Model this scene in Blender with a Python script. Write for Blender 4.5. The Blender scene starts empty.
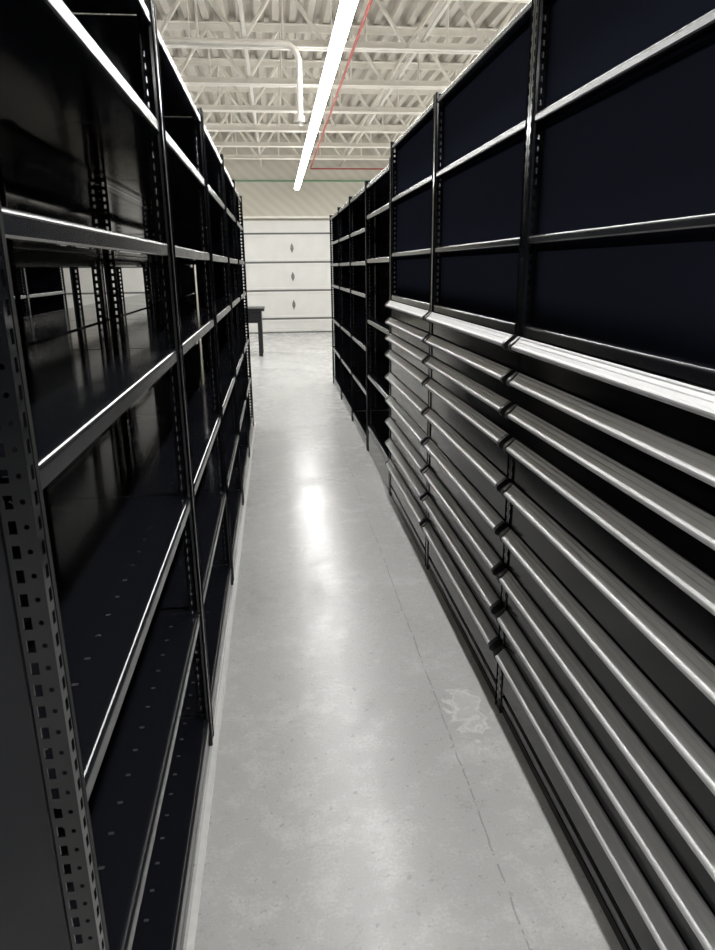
import bpy, bmesh, math, random
from mathutils import Vector, Matrix
random.seed(4)
S=bpy.context.scene
COL=S.collection
H=1.5
# ---------------------------------------------------------------- materials
def newmat(name):
    m=bpy.data.materials.new(name); m.use_nodes=True
    nt=m.node_tree; b=nt.nodes['Principled BSDF']
    return m,nt,b
def N(nt,t,**k):
    n=nt.nodes.new(t)
    for a,v in k.items(): setattr(n,a,v)
    return n
def mathn(nt,op,a,b=None,c=None):
    n=N(nt,'ShaderNodeMath',operation=op)
    for i,v in enumerate((a,b,c)):
        if v is None: continue
        if isinstance(v,(int,float)): n.inputs[i].default_value=v
        else: nt.links.new(v,n.inputs[i])
    return n.outputs[0]
def noise(nt,scale,detail=4,rough=.55,vec=None,dist=0):
    n=N(nt,'ShaderNodeTexNoise'); n.inputs['Scale'].default_value=scale
    n.inputs['Detail'].default_value=detail; n.inputs['Roughness'].default_value=rough
    n.inputs['Distortion'].default_value=dist
    if vec is not None: nt.links.new(vec,n.inputs['Vector'])
    return n.outputs['Fac']
def ramp(nt,fac,stops):
    r=N(nt,'ShaderNodeValToRGB'); e=r.color_ramp.elements
    while len(e)<len(stops): e.new(.5)
    for i,(p,c) in enumerate(stops):
        e[i].position=p; e[i].color=(c[0],c[1],c[2],1) if not isinstance(c,(int,float)) else (c,c,c,1)
    nt.links.new(fac,r.inputs[0]); return r.outputs[0]
def simple(name,col,rough=.5,metal=0,nscale=30,var=.06,rvar=.05,coat=0,bump=0,spec=.5):
    m,nt,b=newmat(name)
    tc=N(nt,'ShaderNodeTexCoord')
    f=noise(nt,nscale,3,vec=tc.outputs['Object'])
    lo=[c*(1-var) for c in col]; hi=[min(1,c*(1+var)) for c in col]
    nt.links.new(ramp(nt,f,[(.3,lo),(.7,hi)]),b.inputs['Base Color'])
    nt.links.new(ramp(nt,f,[(.3,max(0.02,rough-rvar)),(.7,rough+rvar)]),b.inputs['Roughness'])
    b.inputs['Metallic'].default_value=metal
    b.inputs['Coat Weight'].default_value=coat
    b.inputs['Specular IOR Level'].default_value=spec
    if bump:
        bp=N(nt,'ShaderNodeBump'); bp.inputs['Strength'].default_value=bump; bp.inputs['Distance'].default_value=.002
        nt.links.new(f,bp.inputs['Height']); nt.links.new(bp.outputs[0],b.inputs['Normal'])
    return m
BLK=(.008,.0085,.0115)
M_post=simple('black_enamel_post',(.0055,.006,.0075),.13,nscale=12,rvar=.03,spec=.5)
M_panel=simple('black_enamel_panel',(.005,.0056,.009),.07,nscale=3,rvar=.02,spec=.35)
M_navy=simple('dark_navy_enamel_panel',(.0105,.0118,.0185),.3,nscale=2,rvar=.02,spec=.0)
M_front=simple('black_enamel_drawer',(.0045,.0045,.006),.13,nscale=4,rvar=.03,spec=.26)
M_cap=simple('black_plastic',(.006,.006,.007),.35)
M_alu=simple('satin_aluminium',(.60,.60,.605),.50,metal=.5,nscale=25,rvar=.03,var=.03)
M_white=simple('white_painted_steel',(.79,.76,.69),.5,nscale=6)
M_deck=simple('cream_deck_paint',(.50,.47,.41),.6,nscale=4)
M_wall=simple('cream_wall_paint',(.62,.60,.54),.7,nscale=2)
M_wallf=simple('unseen_wall_darkened',(.12,.12,.125),.7,nscale=2)  # unseen wall behind the camera, darkened to dim its reflection in the near post
M_door=simple('white_door_enamel',(.68,.675,.65),.45,nscale=2)
M_dark=simple('grey_rubber_and_seam_shade',(.13,.13,.125),.6)  # rubber of the bottom seal, also the painted shadow lines at the seams
M_hinge=simple('zinc_hinge',(.18,.18,.175),.4,metal=.6)
M_red=simple('red_pipe_paint',(.38,.05,.035),.45)
M_green=simple('green_pipe_paint',(.18,.36,.22),.45)
M_house=simple('white_fixture_enamel',(.8,.8,.78),.4)
M_strip=simple('pale_floor_strip',(.6,.6,.58),.4)
def wallback():
    m,nt,b=newmat('cream_end_wall')
    tc=N(nt,'ShaderNodeTexCoord'); mp=N(nt,'ShaderNodeMapping'); nt.links.new(tc.outputs['Object'],mp.inputs[0]); mp.inputs['Rotation'].default_value=(0,math.radians(50),0)
    wv=N(nt,'ShaderNodeTexWave'); wv.inputs['Scale'].default_value=1.8; wv.inputs['Distortion'].default_value=2; nt.links.new(mp.outputs[0],wv.inputs['Vector'])
    nt.links.new(ramp(nt,wv.outputs['Fac'],[(.2,(.575,.55,.475)),(.8,(.62,.595,.52))]),b.inputs['Base Color']); b.inputs['Roughness'].default_value=.7
    return m
M_wallb=wallback()
def shelfmat():
    m,nt,b=newmat('black_enamel_shelf')
    tc=N(nt,'ShaderNodeTexCoord'); sp=N(nt,'ShaderNodeSeparateXYZ'); nt.links.new(tc.outputs['Object'],sp.inputs[0])
    fy=mathn(nt,'ABSOLUTE',mathn(nt,'SUBTRACT',mathn(nt,'FRACT',mathn(nt,'DIVIDE',sp.outputs[1],.076)),.5))
    fx=mathn(nt,'ABSOLUTE',mathn(nt,'SUBTRACT',mathn(nt,'FRACT',mathn(nt,'DIVIDE',sp.outputs[0],.15)),.5))
    k=mathn(nt,'MULTIPLY',mathn(nt,'LESS_THAN',fy,.045),mathn(nt,'LESS_THAN',fx,.035))
    k=mathn(nt,'MULTIPLY',k,mathn(nt,'LESS_THAN',sp.outputs[0],-.02))
    f=noise(nt,5,3,vec=tc.outputs['Object'])
    mx=N(nt,'ShaderNodeMix',data_type='RGBA'); nt.links.new(k,mx.inputs[0])
    mx.inputs[6].default_value=(*BLK,1); mx.inputs[7].default_value=(.05,.05,.052,1)
    nt.links.new(mx.outputs[2],b.inputs['Base Color'])
    lip=mathn(nt,'MULTIPLY',mathn(nt,'GREATER_THAN',sp.outputs[0],-.013),.14)
    nt.links.new(mathn(nt,'ADD',ramp(nt,f,[(.3,.06),(.7,.11)]),lip),b.inputs['Roughness'])
    b.inputs['Specular IOR Level'].default_value=.8
    return m
M_shelf=shelfmat()
def floormat():
    m,nt,b=newmat('polished_concrete')
    tc=N(nt,'ShaderNodeTexCoord'); o=tc.outputs['Object']
    sp=N(nt,'ShaderNodeSeparateXYZ'); nt.links.new(o,sp.inputs[0])
    big=noise(nt,1.8,5,.6,o,.3); mid=noise(nt,10,9,.75,o,0); fine=noise(nt,110,4,.75,o)
    mixv=mathn(nt,'ADD',mathn(nt,'MULTIPLY',big,.34),mathn(nt,'ADD',mathn(nt,'MULTIPLY',mid,.40),mathn(nt,'MULTIPLY',fine,.26)))
    base=ramp(nt,mixv,[(.40,(.345,.345,.338)),(.5,(.475,.475,.468)),(.60,(.585,.585,.578))])
    spk=mathn(nt,'GREATER_THAN',noise(nt,38,3,.6,o),.66)
    mx0=N(nt,'ShaderNodeMix',data_type='RGBA'); nt.links.new(mathn(nt,'MULTIPLY',spk,.28),mx0.inputs[0]); nt.links.new(base,mx0.inputs[6]); mx0.inputs[7].default_value=(.16,.155,.15,1)
    base=mx0.outputs[2]
    sc=ramp(nt,noise(nt,3.6,8,.78,o,.5),[(.57,0.0),(.66,1.0)])
    mx1=N(nt,'ShaderNodeMix',data_type='RGBA'); nt.links.new(mathn(nt,'MULTIPLY',sc,.34),mx1.inputs[0]); nt.links.new(base,mx1.inputs[6]); mx1.inputs[7].default_value=(.68,.68,.67,1)
    base=mx1.outputs[2]
    wob=mathn(nt,'MULTIPLY',mathn(nt,'SUBTRACT',noise(nt,5,6,.7,o),.5),.03)
    jx=mathn(nt,'LESS_THAN',mathn(nt,'ABSOLUTE',mathn(nt,'SUBTRACT',mathn(nt,'ADD',sp.outputs[0],wob),.515)),.0026)
    brk=mathn(nt,'GREATER_THAN',noise(nt,20,4,.7,o),.45)
    jx=mathn(nt,'MULTIPLY',jx,brk)
    jy=mathn(nt,'LESS_THAN',mathn(nt,'ABSOLUTE',mathn(nt,'SUBTRACT',sp.outputs[1],5.2)),.003)
    j=mathn(nt,'MULTIPLY',mathn(nt,'MAXIMUM',jx,mathn(nt,'MULTIPLY',jy,.5)),.40)
    mx=N(nt,'ShaderNodeMix',data_type='RGBA'); nt.links.new(j,mx.inputs[0]); nt.links.new(base,mx.inputs[6]); mx.inputs[7].default_value=(.12,.12,.11,1)
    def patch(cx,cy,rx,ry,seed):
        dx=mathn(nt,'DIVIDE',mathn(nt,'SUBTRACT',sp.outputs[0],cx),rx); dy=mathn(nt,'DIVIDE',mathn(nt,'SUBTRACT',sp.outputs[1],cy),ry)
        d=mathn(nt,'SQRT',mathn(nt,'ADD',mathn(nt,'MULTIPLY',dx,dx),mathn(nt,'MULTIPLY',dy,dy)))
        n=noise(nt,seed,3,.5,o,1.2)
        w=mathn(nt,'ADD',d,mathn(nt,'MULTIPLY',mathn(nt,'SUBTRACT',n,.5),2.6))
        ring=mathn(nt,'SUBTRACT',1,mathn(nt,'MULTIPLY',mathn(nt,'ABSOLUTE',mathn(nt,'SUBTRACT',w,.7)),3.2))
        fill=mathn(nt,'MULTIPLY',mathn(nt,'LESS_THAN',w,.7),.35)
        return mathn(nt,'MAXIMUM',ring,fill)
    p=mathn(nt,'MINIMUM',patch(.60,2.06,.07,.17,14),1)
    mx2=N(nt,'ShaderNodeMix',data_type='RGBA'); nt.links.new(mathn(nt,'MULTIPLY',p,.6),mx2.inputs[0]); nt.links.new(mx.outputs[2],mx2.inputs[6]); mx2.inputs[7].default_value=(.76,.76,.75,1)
    nt.links.new(mx2.outputs[2],b.inputs['Base Color'])
    nt.links.new(ramp(nt,mixv,[(.42,.33),(.58,.17)]),b.inputs['Roughness'])
    b.inputs['Specular IOR Level'].default_value=.45
    bp=N(nt,'ShaderNodeBump'); bp.inputs['Strength'].default_value=.14; bp.inputs['Distance'].default_value=.002
    nt.links.new(mathn(nt,'ADD',fine,mathn(nt,'MULTIPLY',mid,1.2)),bp.inputs['Height']); nt.links.new(bp.outputs[0],b.inputs['Normal'])
    return m
M_floor=floormat()
def emis(name,col,st):
    m,nt,b=newmat(name)
    b.inputs['Base Color'].default_value=(.8,.8,.8,1)
    b.inputs['Emission Color'].default_value=(*col,1); b.inputs['Emission Strength'].default_value=st
    return m
M_lens=emis('led_diffuser',(1,.995,.985),42)
M_up=emis('led_uplight',(1,.995,.985),7)
# ---------------------------------------------------------------- helpers
def link(o): COL.objects.link(o); return o
def obj(name,me,mat=None,parent=None,loc=(0,0,0),**props):
    o=bpy.data.objects.new(name,me); link(o)
    if mat and me is not None and not me.materials: me.materials.append(mat)
    if parent: o.parent=parent
    o.location=loc
    for k,v in props.items(): o[k]=v
    return o
def empty(name,loc,**p):
    o=bpy.data.objects.new(name,None); link(o); o.location=loc; o.empty_display_size=.1
    for k,v in p.items(): o[k]=v
    return o
def bm_box(bm,lo,hi):
    vs=[bm.verts.new((x,y,z)) for x in (lo[0],hi[0]) for y in (lo[1],hi[1]) for z in (lo[2],hi[2])]
    for f in ((0,1,3,2),(4,6,7,5),(0,4,5,1),(2,3,7,6),(0,2,6,4),(1,5,7,3)):
        bm.faces.new([vs[i] for i in f])
    return vs
def mk(name,bm,bev=0):
    if bev: bmesh.ops.bevel(bm,geom=list(bm.edges),offset=bev,segments=2,affect='EDGES',profile=.5)
    bmesh.ops.recalc_face_normals(bm,faces=bm.faces)
    me=bpy.data.meshes.new(name); bm.to_mesh(me); bm.free(); return me
def boxmesh(name,lo,hi,bev=0):
    bm=bmesh.new(); bm_box(bm,lo,hi); return mk(name,bm,bev)
def bm_bar(bm,p,q,r,n=6):
    p=Vector(p);q=Vector(q);d=(q-p); L=d.length
    mt=Matrix.Translation((p+q)/2)@d.to_track_quat('Z','Y').to_matrix().to_4x4()
    bmesh.ops.create_cone(bm,cap_ends=True,segments=n,radius1=r,radius2=r,depth=L,matrix=mt)
def extrude_profile(name,pts,y0,y1,closed=False,thick=0,smooth=False):
    bm=bmesh.new()
    a=[bm.verts.new((x,y0,z)) for x,z in pts]; b=[bm.verts.new((x,y1,z)) for x,z in pts]
    n=len(pts)
    for i in range(n if closed else n-1):
        j=(i+1)%n
        f=bm.faces.new((a[i],a[j],b[j],b[i])); f.smooth=smooth
    if closed:
        bm.faces.new(a); bm.faces.new(b[::-1])
    if thick:
        bmesh.ops.recalc_face_normals(bm,faces=bm.faces)
        bmesh.ops.solidify(bm,geom=list(bm.faces),thickness=thick)
    return mk(name,bm)
def punched(bm,fn,u0,u1,cols,z0,z1,pitch):
    edges=[u0]+[(cols[i][0]+cols[i+1][0])/2 for i in range(len(cols)-1)]+[u1]
    n=int((z1-z0)/pitch)
    for ci,(uc,hw,hh,rd) in enumerate(cols):
        a,b=edges[ci],edges[ci+1]
        for k in range(n):
            c0=z0+k*pitch; c1=c0+pitch if k<n-1 else z1; cm=c0+pitch/2
            out=[(a,c0),(uc,c0),(b,c0),(b,cm),(b,c1),(uc,c1),(a,c1),(a,cm)]
            q=.7071 if rd else 1
            inn=[(uc-hw*q,cm-hh*q),(uc,cm-hh),(uc+hw*q,cm-hh*q),(uc+hw,cm),(uc+hw*q,cm+hh*q),(uc,cm+hh),(uc-hw*q,cm+hh*q),(uc-hw,cm)]
            O=[bm.verts.new(fn(*p)) for p in out]; I=[bm.verts.new(fn(*p)) for p in inn]
            for i in range(8):
                j=(i+1)%8; bm.faces.new((O[i],O[j],I[j],I[i]))
def postmesh(name,height,sx,sy):
    bm=bmesh.new()
    punched(bm,lambda u,v:(0,sy*u,v),0,.024,[(.013,.0045,.0080,False)],0,height,.029)
    punched(bm,lambda u,v:(sx*u,0,v),0,.038,[(.010,.0032,.0032,True),(.025,.0048,.0078,False)],0,height,.029)
    for a,b_ in (((0,sy*.024),(sx*.010,sy*.024)),((sx*.038,0),(sx*.038,sy*.012))):
        vs=[bm.verts.new((a[0],a[1],0)),bm.verts.new((b_[0],b_[1],0)),bm.verts.new((b_[0],b_[1],height)),bm.verts.new((a[0],a[1],height))]
        bm.faces.new(vs)
    bmesh.ops.remove_doubles(bm,verts=bm.verts,dist=.0001)
    bmesh.ops.recalc_face_normals(bm,faces=bm.faces)
    bmesh.ops.solidify(bm,geom=list(bm.faces),thickness=.0026)
    return mk(name,bm)
W=1.216; PITCH=1.22; D=.45
_posts={}
def posts(height):
    if height not in _posts:
        _posts[height]={(sx,sy):postmesh('post',height,sx,sy) for sx in(-1,1) for sy in(-1,1)}
    return _posts[height]
def shelfmesh(depth,h=.032,r=.009):
    d=depth
    arc=[(-r+r*math.cos(a),-r+r*math.sin(a)) for a in [math.radians(k*15) for k in range(7)]]
    pts=[(-.022,-h+.004),(-.020,-h),(-.003,-h),(0,-h+.003)]+arc+[(-d+.004,0),(-d+.0013,-.0013),(-d,-.004),(-d,-h),(-d+.018,-h)]
    return extrude_profile('shelf',pts,0,W-.008,thick=.0016)
ME_shelf=shelfmesh(D-.008)
PD=.04   # depth of the closed panel behind the upper shelf edges of the drawer units
ME_shelf_short=shelfmesh(PD-.006,.022,.007)
def handle_profile():
    # x out toward the aisle, z up; drawer front at x=0: lightly ridged sloped grip with a rolled lower lip
    return [(0,.003),(.003,.0048),(.007,.0048),(.0095,.0025),(.0110,-.0010),(.0180,-.0075),(.0195,-.0098),(.0270,-.0170),(.0310,-.0185),(.0338,-.0210),(.0348,-.0250),(.0340,-.0290),(.0315,-.0315),(.0280,-.0310),(.0255,-.028),(.010,-.0145),(.006,-.030),(0,-.031)]
INS=.017; CAPW=.036
ME_handle=extrude_profile('handle',handle_profile(),CAPW,W-CAPW,closed=True,smooth=False)
def capmesh():
    pts=[(0,.005),(.009,.006),(.019,-.003),(.033,-.014),(.037,-.020),(.037,-.031),(.030,-.037),(.016,-.043),(.005,-.047),(0,-.047)]
    return extrude_profile('handle_end_cap',pts,INS,CAPW-.0005,closed=True)
ME_cap=capmesh()
_front={}
def frontmesh(h):
    k=round(h,3)
    if k not in _front:
        bm=bmesh.new()
        bm_box(bm,(-.018,.028,-h+.006),(0,W-.028,0))
        bmesh.ops.bevel(bm,geom=list(bm.edges),offset=.002,segments=1,affect='EDGES')
        bm_box(bm,(-D+.03,.035,-h+.014),(-.018,W-.035,-.02))
        _front[k]=mk('drawer',bm)
    return _front[k]
ME_side={}; ME_back={}
ME_closed=boxmesh('back_panel',(-PD-.0015,.004,1.30),(-PD,W-.004,2.19))
ME_upper=boxmesh('back_panel',(-D+.0022,.004,1.54),(-D+.0035,W-.004,2.12))
def unit(x,y,facing,height,levels,label,group,drawers=None,near=False,far=False,back=False,sy=1,upper=False):
    """front face at x, unit runs from y to y+W; facing +1 looks toward +X"""
    e=empty('shelving_unit',(x,y if facing>0 else y+W*sy,0),label=label,category='shelving unit',group=group)
    if facing<0: e.rotation_euler=(0,0,math.pi)
    e.scale=(1,sy,1)
    P=posts(height)
    obj('post',P[(-1,1)],M_post,e,(0,0,0)); obj('post',P[(-1,-1)],M_post,e,(0,W,0))
    obj('post',P[(1,1)],M_post,e,(-D,0,0)); obj('post',P[(1,-1)],M_post,e,(-D,W,0))
    if height not in ME_side:
        ME_side[height]=boxmesh('side_panel',(-D+.004,0,.04),(-.036,.0008,height-.01))
        ME_back[height]=boxmesh('back_panel',(-D+.0022,.004,.04),(-D+.0035,W-.004,height-.01))
    lo,hi=(near,far) if facing>0 else (far,near)
    if lo: obj('side_panel',ME_side[height],M_panel,e,(0,.0028,0))
    if hi: obj('side_panel',ME_side[height],M_panel,e,(0,W-.0036,0))
    if back: obj('back_panel',ME_back[height],M_panel,e)
    elif upper: obj('back_panel',ME_upper,M_panel,e)
    if drawers: obj('back_panel',ME_closed,M_navy,e,label='smooth dark navy enamel back panel')
    for z in levels: obj('shelf',ME_shelf_short if drawers and z>1.4 else ME_shelf,M_shelf,e,(-.003,.004,z))
    zb=min(levels)-.04
    if zb>.02: obj('kick_plate',boxmesh('kick_plate',(-.008,.034,.004),(-.005,W-.034,zb)),M_front,e)
    if drawers:
        for i in range(len(drawers)-1):
            z=drawers[i]; h=z-drawers[i+1]
            d=obj('drawer',frontmesh(h),M_front,e,(-.002,0,z))
            obj('handle',ME_handle,M_alu,d,(0,0,-.004),label='satin aluminium full-width drawer handle')
            obj('handle_end_cap',ME_cap,M_cap,d,(0,0,-.004)); obj('handle_end_cap',ME_cap,M_cap,d,(0,W-CAPW-INS+.0005,-.004))
    return e
LX=-.27; RX=.717
LZ=[2.10,1.86,1.565,1.29,.86,.49,.10]
for i in range(5):
    if i==0: unit(LX,2.02-1.27,1,2.13,LZ,'glossy black steel shelving unit with closed end panel','empty black shelving row',near=True,sy=1.041)
    else: unit(LX,.80+i*PITCH,1,2.13,LZ,'glossy black steel shelving unit with perforated posts and empty shelves','empty black shelving row',far=(i==4),upper=True)
for i in range(5):
    unit(LX-2*D-.02,.80+i*PITCH,-1,2.13,[2.10,1.72,1.545,1.29,.86,.49,.10],'black steel shelving unit standing back to back with the row','back to back shelving row',near=(i==0),far=(i==4),back=(i<1))
for i in range(6):
    unit(-2.25,.80+i*PITCH,1,2.13,LZ,'black steel shelving unit with panels in the neighbouring aisle','neighbouring aisle shelving row',near=(i==0),far=True,back=True)
DR=[1.295,1.19,1.09,.985,.84,.69,.545,.402,.262,.085]
for i in range(1,4):
    s=1.09 if i==1 else 1
    unit(RX,(.85-1.22+i*PITCH) if i!=1 else 2.07-W*s-.004,-1,2.21,[2.19,1.895,1.58,1.33,.072],'tall black steel unit with aluminium-handled drawers below open shelves','black units with drawers',DR,near=(i==1),far=True,sy=s)
for i in range(4):
    unit(RX,4.51+i*PITCH,-1,2.13,[2.10,1.88,1.56,1.10,.66,.23] if i==0 else [2.10,1.80,1.545,1.29,.86,.49,.10],'lower black steel shelving unit with empty shelves beside drawer units' if i==0 else 'lower black steel shelving unit with open empty shelves','lower black shelving row',far=(i==3),back=True)
# ---------------------------------------------------------------- room
X0,X1,Y0,Y1,ZC=-7.0,4.2,-6.0,17.3,4.35
obj('floor',boxmesh('floor',(X0,Y0,-.1),(X1,Y1,0)),M_floor,kind='structure')
obj('wall_back',boxmesh('wall_back',(X0,Y1,-.1),(X1,Y1+.15,ZC+.2)),M_wallb,kind='structure')
obj('wall_front',boxmesh('wall_front',(X0,Y0-.15,-.1),(X1,Y0,ZC+.2)),M_wallf,kind='structure')
obj('wall_left',boxmesh('wall_left',(X0-.15,Y0-.15,-.1),(X0,Y1+.15,ZC+.2)),M_wall,kind='structure')
obj('wall_right',boxmesh('wall_right',(X1,Y0-.15,-.1),(X1+.15,Y1+.15,ZC+.2)),M_wall,kind='structure')
pts=[];x=X0
while x<X1-.2:
    pts+= [(x,ZC),(x+.06,ZC),(x+.095,ZC-.075),(x+.165,ZC-.075)]; x+=.2
pts+=[(X1,ZC)]
obj('ceiling',extrude_profile('ceiling',pts,Y0,Y1,thick=.002),M_deck,kind='structure')
obj('trim_1',boxmesh('trim_1',(LX+.003,.5,0),(LX+.020,7.0,.006)),M_strip,kind='structure')
jb,jt=3.62,4.25
def joistmesh():
    bm=bmesh.new(); xa,xb=X0+.02,X1-.02
    for z in(jt,jb):
        s=-1 if z==jt else 1
        for sy in(-1,1):
            bm_box(bm,(xa,sy*.012 if sy>0 else -.012-.06,z-.005),(xb,sy*.012+.06 if sy>0 else -.012,z+.005))
            bm_box(bm,(xa,sy*.012-.003,z+ (0 if s>0 else -.07)),(xb,sy*.012+.003,z+(.07 if s>0 else 0)))
    x=xa+.02;up=True;st=.42
    while x+st<xb:
        bm_bar(bm,(x,0,jb+.02 if up else jt-.02),(x+st,0,jt-.02 if up else jb+.02),.022)
        if up: bm_bar(bm,(x+st,0,jt-.02),(x+st,0,jb+.02),.014)
        x+=st;up=not up
    return mk('roof_joist',bm)
ME_j=joistmesh()
y=-5.5
while y<17:
    obj('roof_joist',ME_j,M_white,None,(0,y,0),label='cream painted open-web steel roof joist under the deck',category='roof joist',group='roof joists'); y+=1.5
for bx in(-5.5,-3.6,-1.75,-.2,1.6,3.3):
    bm=bmesh.new(); bm_box(bm,(bx-.02,Y0+.02,jb+.075),(bx+.02,Y1-.02,jb+.08)); bm_box(bm,(bx-.02,Y0+.02,jb+.075),(bx-.016,Y1-.02,jb+.115))
    obj('bridging_angle',mk('bridging_angle',bm),M_white,label='cream steel bridging angle running across the roof joists',category='bridging angle',group='bridging angles')
def striplight(x,z,ya,yb,label):
    e=empty('linear_light',(x,ya,z),label=label,category='ceiling light',group='linear led lights')
    L=yb-ya
    obj('housing',boxmesh('housing',(-.05,0,.010),(.05,L,.05),.004),M_house,e)
    pr=[(-.053,.012),(-.053,-.002),(-.042,-.013),(-.015,-.02),(.015,-.02),(.042,-.013),(.053,-.002),(.053,.012)]
    obj('lens',extrude_profile('lens',pr,.005,L-.005,closed=True),M_lens,e,label='glowing white led diffuser')
    obj('uplight_lens',boxmesh('uplight_lens',(-.04,.02,.0505),(.04,L-.02,.054)),M_up,e)
    k=1.3
    while k<L:
        bm=bmesh.new(); bm_bar(bm,(0,k,.054),(0,k,jb-z-.006),.0025); obj('hanger_cable',mk('hanger_cable',bm),M_white,e); k+=3.0
    return e
striplight(.545,3.12,-3.8,16.2,'long suspended white led strip light over the aisle')
for lx in(-1.75,2.9):
    striplight(lx,3.12,-2.3,16.2,'long suspended white led strip light over a neighbouring aisle')
def pipe(name,path,r,mat,label,cat,rnd=.06):
    cu=bpy.data.curves.new(name,'CURVE'); cu.dimensions='3D'; sp=cu.splines.new('POLY')
    P=[Vector(p) for p in path]; out=[P[0]]
    for i in range(1,len(P)-1):
        a=(P[i-1]-P[i]).normalized()*rnd; b=(P[i+1]-P[i]).normalized()*rnd
        for t in (0,.25,.5,.75,1):
            out.append(P[i]+a*(1-t)**2+b*t**2)
    out.append(P[-1]); sp.points.add(len(out)-1)
    for i,p in enumerate(out): sp.points[i].co=(*p,1)
    cu.bevel_depth=r; cu.bevel_resolution=3; cu.use_fill_caps=True; cu.materials.append(mat)
    o=bpy.data.objects.new(name,cu); link(o)
    dg=bpy.context.evaluated_depsgraph_get(); me=bpy.data.meshes.new_from_object(o.evaluated_get(dg))
    bpy.data.objects.remove(o)
    for f in me.polygons: f.use_smooth=True
    return obj(name,me,mat,label=label,category=cat)
pipe('sprinkler_pipe',[(.88,Y0+.01,3.598),(.88,Y1-.5,3.598),(X1-.001,Y1-.5,3.598)],.0145,M_red,'thin red sprinkler pipe running along beneath the roof joists','pipe')
p=pipe('conduit',[(X0+.001,6.5,3.25),(.27,6.5,3.25),(.27,6.5,2.72)],.024,M_white,'white painted pipe with an elbow dropping down','pipe',.14)
bm=bmesh.new(); bm_bar(bm,(.27,6.5,2.72),(.27,6.5,2.67),.034,12); bm_bar(bm,(.27,6.5,2.67),(.27,6.5,2.64),.018,10)
obj('sprinkler_head',mk('sprinkler_head',bm),M_white,p)
for hx in(-5,-2.5,-.6):
    bm=bmesh.new(); bm_bar(bm,(hx,6.5,3.26),(hx,6.5,3.615),.004); obj('hanger_rod',mk('hanger_rod',bm),M_white,p)
pipe('water_pipe',[(X0+.001,Y1-.017,3.40),(X1-.001,Y1-.017,3.40)],.018,M_green,'thin green pipe running across the end wall','pipe')
# ---------------------------------------------------------------- sectional doors
tn=[2]
def garage(n,dx0,dx1,hx):
    dz=2.56
    e=empty('door_%d'%n,((dx0+dx1)/2,Y1-.06,0),kind='structure',label='white sectional overhead garage door with centre hinges',category='garage door')
    hw=(dx1-dx0)/2; zs=[0,.33,.98,1.62,2.26,dz]
    for i in range(5):
        h=zs[i+1]-zs[i]
        bm=bmesh.new(); bm_box(bm,(-hw+.01,-.022,.02),(hw-.01,.022,h-.02))
        if h>.31:
            bm_box(bm,(-hw+.02,-.034,h-.075),(hw-.02,-.0225,h-.03)); bm_box(bm,(-hw+.02,-.034,.03),(hw-.02,-.0225,.075))
        obj('door_section',mk('door_section',bm,.003),M_door,e,(0,0,zs[i]))
        if i: obj('seam_shade',boxmesh('seam_shade',(-hw+.02,-.020,-.0195),(hw-.02,.015,.0195)),M_dark,e,(0,0,zs[i]))  # dark strip painted in for the shadow line between door sections
        if 0<i<4: obj('hinge',mh,M_hinge,e,(hx-(dx0+dx1)/2,0,zs[i]+h/2),label='grey steel hinge plate')
    obj('bottom_seal',boxmesh('bottom_seal',(-hw+.01,-.028,.0),(hw-.01,.02,.0195)),M_dark,e)
    for s in(dx0-.06,dx1+.06):
        obj('trim_%d'%tn[0],boxmesh('trim',(s-.05,Y1-.11,0),(s+.05,Y1-.005,dz+.03)),M_white,kind='structure'); tn[0]+=1
    obj('trim_%d'%tn[0],boxmesh('trim',(dx0-.11,Y1-.12,dz+.03),(dx1+.11,Y1-.005,dz+.08)),M_white,kind='structure'); tn[0]+=1
def hinge():
    bm=bmesh.new(); v=[bm.verts.new(p) for p in((0,-.024,-.115),(.040,-.028,-.02),(.040,-.028,.02),(0,-.024,.115),(-.040,-.028,.02),(-.040,-.028,-.02))]
    f=bm.faces.new(v); r=bmesh.ops.extrude_face_region(bm,geom=[f]); bmesh.ops.translate(bm,vec=(0,-.012,0),verts=[g for g in r['geom'] if isinstance(g,bmesh.types.BMVert)])
    bm_bar(bm,(-.04,-.04,0),(.04,-.04,0),.01,8); return mk('hinge',bm)
mh=hinge()
garage(1,-.95,2.6,.42)
garage(2,-6.3,-2.75,-4.5)
# ---------------------------------------------------------------- table
e=empty('work_table',(-.76,12.9,0),label='black work table with slim steel legs near the garage door',category='table')
obj('table_top',boxmesh('table_top',(-.55,-.35,.78),(.55,.35,.83),.004),M_cap,e)
obj('apron',boxmesh('apron',(-.50,-.31,.58),(.50,.31,.778),.004),M_cap,e)
ml=boxmesh('leg',(-.035,-.035,0),(.035,.035,.58),.003)
for a in(-.46,.46):
    for b_ in(-.27,.27): obj('leg',ml,M_cap,e,(a,b_,0))
# ---------------------------------------------------------------- camera, world
c=bpy.data.cameras.new('camera'); co=bpy.data.objects.new('camera',c); link(co)
c.sensor_fit='VERTICAL'; c.sensor_height=24; c.sensor_width=24*715/950; c.lens=700/950*24
c.clip_start=.02
co.location=(0,0,H)
R=Matrix.Rotation(math.radians(-6.3),4,'Z')@Matrix.Rotation(math.radians(90-16.55),4,'X')@Matrix.Rotation(math.radians(-.64),4,'Z')
co.rotation_euler=R.to_euler()
S.camera=co
w=bpy.data.worlds.new('world'); S.world=w; w.use_nodes=True
w.node_tree.nodes['Background'].inputs[0].default_value=(.8,.85,.9,1); w.node_tree.nodes['Background'].inputs[1].default_value=.3
S.view_settings.view_transform='Standard'
